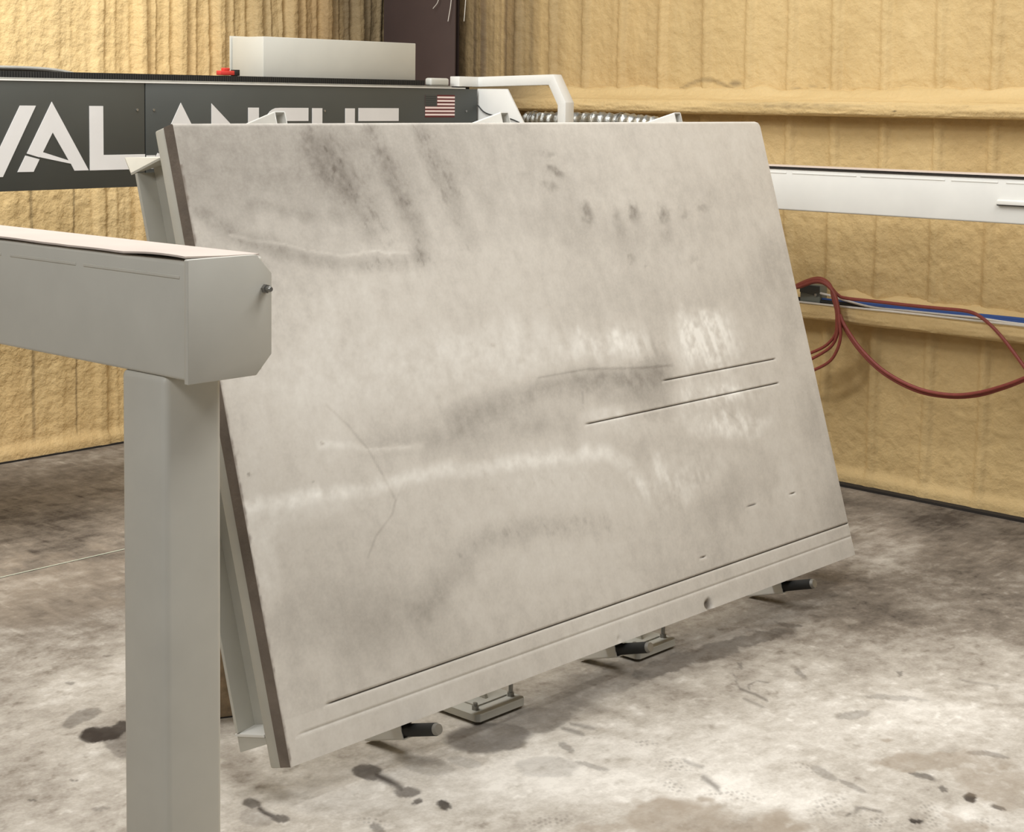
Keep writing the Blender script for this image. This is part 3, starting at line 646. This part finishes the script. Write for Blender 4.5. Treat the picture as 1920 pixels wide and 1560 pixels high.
# carriage on the far rail: sloping side plate, bent square arm, thin cable
prism('side_plate', [L(6.915, 6.384, ZT + .003), L(6.915, 6.385, 1.70), L(6.915, 5.93, 1.70), L(6.915, 6.045, 1.877), L(6.915, 6.165, ZT + .003)], (.014, 0, 0), M['white'], br, .001)
box('carriage', L(6.93, 5.62, 1.698), L(7.12, YB + .50, 1.76), M['white'], br, .004)
box('carriage', L(2.01, YB - .30, 1.690), L(2.2, YB + .50, 1.77), M['white'], br, .004)
box('end_plate', L(6.953, YB + .03, 1.765), L(6.965, YB + .5, ZT), M['white'], br, .001)
def arm(path, hw, hv):
    bm = bmesh.new(); P = [Vector(L(*p)) for p in path]; rings = []
    for i, p in enumerate(P):
        a = (P[i] - P[i - 1]).normalized() if i else None; b = (P[i + 1] - P[i]).normalized() if i < len(P) - 1 else None
        tdir = a if b is None else b if a is None else (a + b).normalized()
        s_ = 1 if a is None or b is None else 1 / max(.5, tdir.dot(b))
        rings.append((p, tdir, s_))
    sec = []
    for i, (p, tdir, s_) in enumerate(rings):
        horiz_turn = i == 1
        side = Vector((tdir.y, -tdir.x, 0)); side = side.normalized() if side.length > .2 else Vector((-1, 0, 0))
        up = side.cross(tdir).normalized()
        if up.z < -.01 or (abs(up.z) < .3 and up.y > 0): pass
        su, sv = (s_, 1) if horiz_turn else (1, s_)
        sec.append([bm.verts.new(p + side * hw * su * c + up * hv * sv * e) for c, e in ((1, 1), (-1, 1), (-1, -1), (1, -1))])
    for a, b in zip(sec[:-1], sec[1:]):
        for k in range(4): bm.faces.new((a[k], a[(k + 1) % 4], b[(k + 1) % 4], b[k]))
    bm.faces.new(sec[0]); bm.faces.new(sec[-1][::-1]); bmesh.ops.recalc_face_normals(bm, faces=bm.faces)
    bmesh.ops.bevel(bm, geom=list(bm.edges), offset=.003, segments=2, affect='EDGES', profile=.5)
    return obj('bent_arm', bm, M['white'], br, smooth=True)
arm([(6.785, 6.438, 2.094), (6.977, 6.438, 2.094), (6.977, 5.870, 2.107), (6.977, 5.791, 1.977), (6.977, 5.791, 1.761)], .036, .028)
tube('thin_cable', [L(6.90, YB - .003, 1.965), L(6.905, 6.33, 1.93), L(6.905, 6.28, 1.913), L(6.905, 6.22, 1.906), L(6.905, 6.12, 1.89), L(6.905, 6.06, 1.872)], .0035, M['black'], br, 6, 8)

# things lying on the bridge
t = thing('drag_chain', (2.3, YB + .092, ZT + .013), 'black drag chain lying along the top of the saw bridge', 'cable chain')
bm = bmesh.new(); k = 0; xx = 0
while xx < 4.25:
    add_box(bm, (xx, -.025, 0), (xx + .0105, .025, .031), 0); add_box(bm, (xx + .0105, -.020, .003), (xx + .0135, .020, .026), 0); xx += .0135
tag(obj('chain_links', bm, M['black'], t), kind='stuff')
t = thing('cable_bundle', (2.3, YB + .15, ZT + .012), 'dusty grey cable bundle on the left end of the bridge behind the drag chain', 'cables')
for k in range(3):
    tube('cable', [(x_, .032 + .016 * k, .044 - .003 * k + .003 * math.sin(x_ * 5 + k) - (max(0, x_ - 1.95) * .14)) for x_ in (0, .4, .8, 1.2, 1.6, 1.95, 2.15)], .009, M['dullsteel'], t, 8, 6)
for x_ in (1.86, 1.93):
    pass
# control box
t = thing('control_box', (5.455, YB + .125, ZT + .013), 'long light grey metal box on top of the saw bridge', 'box')
bm = bmesh.new(); add_box(bm, (.0, .0, .012), (1.08, .245, .232), .004)
obj('housing', bm, M['paint_box'], t, True)
box('back_plate', (-.006, .252, .0), (1.07, .260, .238), M['paint_box'], t, .001)
box('base', (.02, .02, .0), (1.06, .23, .0115), M['gap'], t, 0)
# red connector beside it
q = at(432, 146, 1, YB + .09); t = thing('red_switch', (q[0] - .03, YB + .128, ZT + .048), 'small red switch block on the bridge at the left end of the grey box', 'switch')
box('red_body', (0, 0, 0), (.088, .035, .022), M['red'], t, .003); box('red_button', (.026, .004, .0222), (.062, .03, .036), M['red'], t, .003)
box('black_end', (.0885, .002, -.002), (.122, .033, .028), M['black'], t, .002)
box('switch_foot', (.01, .004, -.0355), (.11, .032, -.0022), M['black'], t, .001)
q0 = at(808, 163, 1, YB + .06); q1 = at(843, 151, 1, YB + .06)
t = thing('sensor_box', (q0[0], YB + .06, ZT + .0125), 'small rounded grey block at the right end of the saw bridge', 'box')
box('sensor_cap', (0, 0, .002), (q1[0] - q0[0], .05, .046), M['paint_box'], t, .012, 3); box('sensor_foot', (.01, .005, 0), (q1[0] - q0[0] - .01, .045, .0019), M['gap'], t, 0)

# foil duct drooping from the carriage to the far rail
t = thing('foil_duct', (7.08, 6.2, 1.76), 'shiny corrugated foil duct lying behind the top of the table', 'duct')
dp = [(.14, .08, .118), (.14, -.10, .121), (.14, -.42, .125), (.13, -.70, .118), (.115, -.95, .098), (.085, -1.2, .055), (.02, -1.36, .002), (.0, -1.42, -.008)]
bm = add_tube(bmesh.new(), dp, .05, 18, 26, lambda i: .046 + .004 * math.sin(i * 1.25) + .0015 * math.sin(i * .37))
obj('duct_sleeve', bm, M['foil'], t, True)
for k, yv in enumerate((.02, -.60)):
    tube('duct_clamp', [(.14 + .053 * math.cos(a), yv, .121 + .053 * math.sin(a)) for a in [i * math.pi / 8 for i in range(17)]], .003, M['steel'], t, 6, 2)

# ---------------------------------------------------------------- hoses and box on the lower girt
def gp(x, y, off=0):                       # on the front edge of the girt, off metres nearer the room
    Yv = 4.3
    for _ in range(6): Yv = at(x, y, 0, XW(Yv) - .15 - off)[1]
    return Vector(at(x, y, 0, XW(Yv) - .15 - off))
def hose(name, runs, rad, mat, label, cat, offs, group=None):
    base = gp(*runs[0][0], offs[0][0] if isinstance(offs[0], tuple) else offs[0]); t = thing(name, tuple(base), label, cat, group)
    for run, of in zip(runs, offs):
        of = of if isinstance(of, tuple) else (of, of)
        tube('strand', [gp(a, b, of[0] + (of[1] - of[0]) * min(1, 1.6 * i / (len(run) - 1))) - base for i, (a, b) in enumerate(run)], rad, mat, t, 10, 8)
    return t
hose('white_conduit', [[(1430, 558), (1500, 566), (1600, 577), (1700, 587), (1800, 598), (1900, 609), (1990, 619)]], .0055, M['wtube'], 'thin white conduit along the front edge of the girt under the red hoses', 'conduit', [-.005])
hose('white_tube', [[(1530, 548), (1560, 555), (1590, 565), (1640, 577), (1700, 583), (1780, 591), (1830, 596), (1900, 606), (1990, 616)]], .006, M['wtube'], 'white tube slanting down beside the blue tubes on the girt', 'tube', [-.03])
hose('blue_tube', [[(1540, 562), (1600, 568), (1700, 576), (1800, 588), (1860, 594), (1920, 600), (1990, 608)], [(1540, 566), (1600, 572), (1700, 581), (1800, 592), (1920, 605), (1990, 612)]], .0105, M['blue'], 'pair of blue air tubes lying on the girt', 'tube', [-.05, -.045])
hose('black_hose', [[(1440, 557), (1500, 561), (1545, 566), (1600, 573), (1660, 580)]], .012, M['black'], 'short black hose on the girt beside the junction box', 'hose', [-.04])
hose('red_hose', [[(1556, 536), (1570, 552), (1585, 559), (1640, 565), (1700, 572), (1760, 578), (1810, 583), (1835, 592), (1860, 612), (1885, 640), (1915, 680), (1945, 720), (1960, 700)],
                  [(1960, 690), (1920, 709), (1880, 724), (1830, 737), (1780, 740), (1720, 728), (1660, 697), (1615, 655), (1585, 612), (1575, 590)],
                  [(1962, 694), (1920, 713), (1878, 729), (1830, 742), (1776, 744), (1716, 732), (1655, 699), (1610, 655), (1582, 612), (1572, 588)]], .0088, M['hose'], 'red hose hanging in one long loop below the girt', 'hose', [(.012, .07), .075, (.072, .05)])
coil = []
for k in range(7):
    e = k - 3
    coil.append([(1440, 575 + k * 3), (1470, 548 - k), (1497, 536 + e), (1525, 526 + e * 1.2), (1543, 527 + e * 1.3), (1557, 538 + e), (1564 + e, 556), (1570 + e * .8, 580), (1572 + e, 602)] +
                ([(1567, 625), (1557, 640), (1540, 653), (1505, 668)] if k < 2 else [(1570, 625), (1562, 645), (1545, 660), (1505, 682)] if k < 5 else [(1576, 630), (1570, 655), (1556, 677), (1530, 692), (1490, 706)]))
hose('red_hose_coil', coil, .0080, M['hose'], 'coil of red hose draped over the junction box beside the table', 'hose', [(.014 + .010 * (k % 3) + .003 * k, .045 + .012 * (k % 3) + .003 * k) for k in range(7)])
a = gp(1500, 567, -.02); b = gp(1536, 534, -.02)
t = thing('junction_box', tuple(a), 'grey metal junction box on the girt under the red hoses', 'box')
w_ = (gp(1536, 570, -.02) - a).y; hh = .098
box('box_body', (.0, w_, .0), (.07, 0, hh), M['boxgrey'], t, .002)
prism('box_lid', [(-.004, .001, hh * .58), (-.004, w_ * .98, hh * .42), (-.004, w_ * .98, hh * .96), (-.004, .001, hh * .98)], (.0035, 0, 0), M['dark'], t)
box('box_clip', (-.006, w_ * .86, hh * .40), (-.001, w_ * .74, hh * .56), M['steel'], t, .001)
box('box_clip', (-.006, w_ * 1.02, hh * .02), (.0, w_ * .84, hh * .08), M['steel'], t, .001)

# scrap of plywood left on the floor behind the near post
t = thing('plywood_scrap', (3.25, 4.20, 0), 'scrap of brown plywood standing on the floor behind the near post', 'board')
bm = add_prism(bmesh.new(), [(-.16, .05, .004), (.12, -.09, .004), (.13, -.072, .004), (-.15, .068, .004)], (0, 0, .24)); obj('ply', bm, M['wood'], t)
bm = add_prism(bmesh.new(), [(-.162, .046, .0), (.119, -.094, .0), (.131, -.071, .0), (-.149, .07, .0)], (0, 0, .0038)); tag(obj('dark_bottom_edge', bm, M['gap'], t), 'dark strip along the bottom edge')  # thin dark strip along the foot of the ply
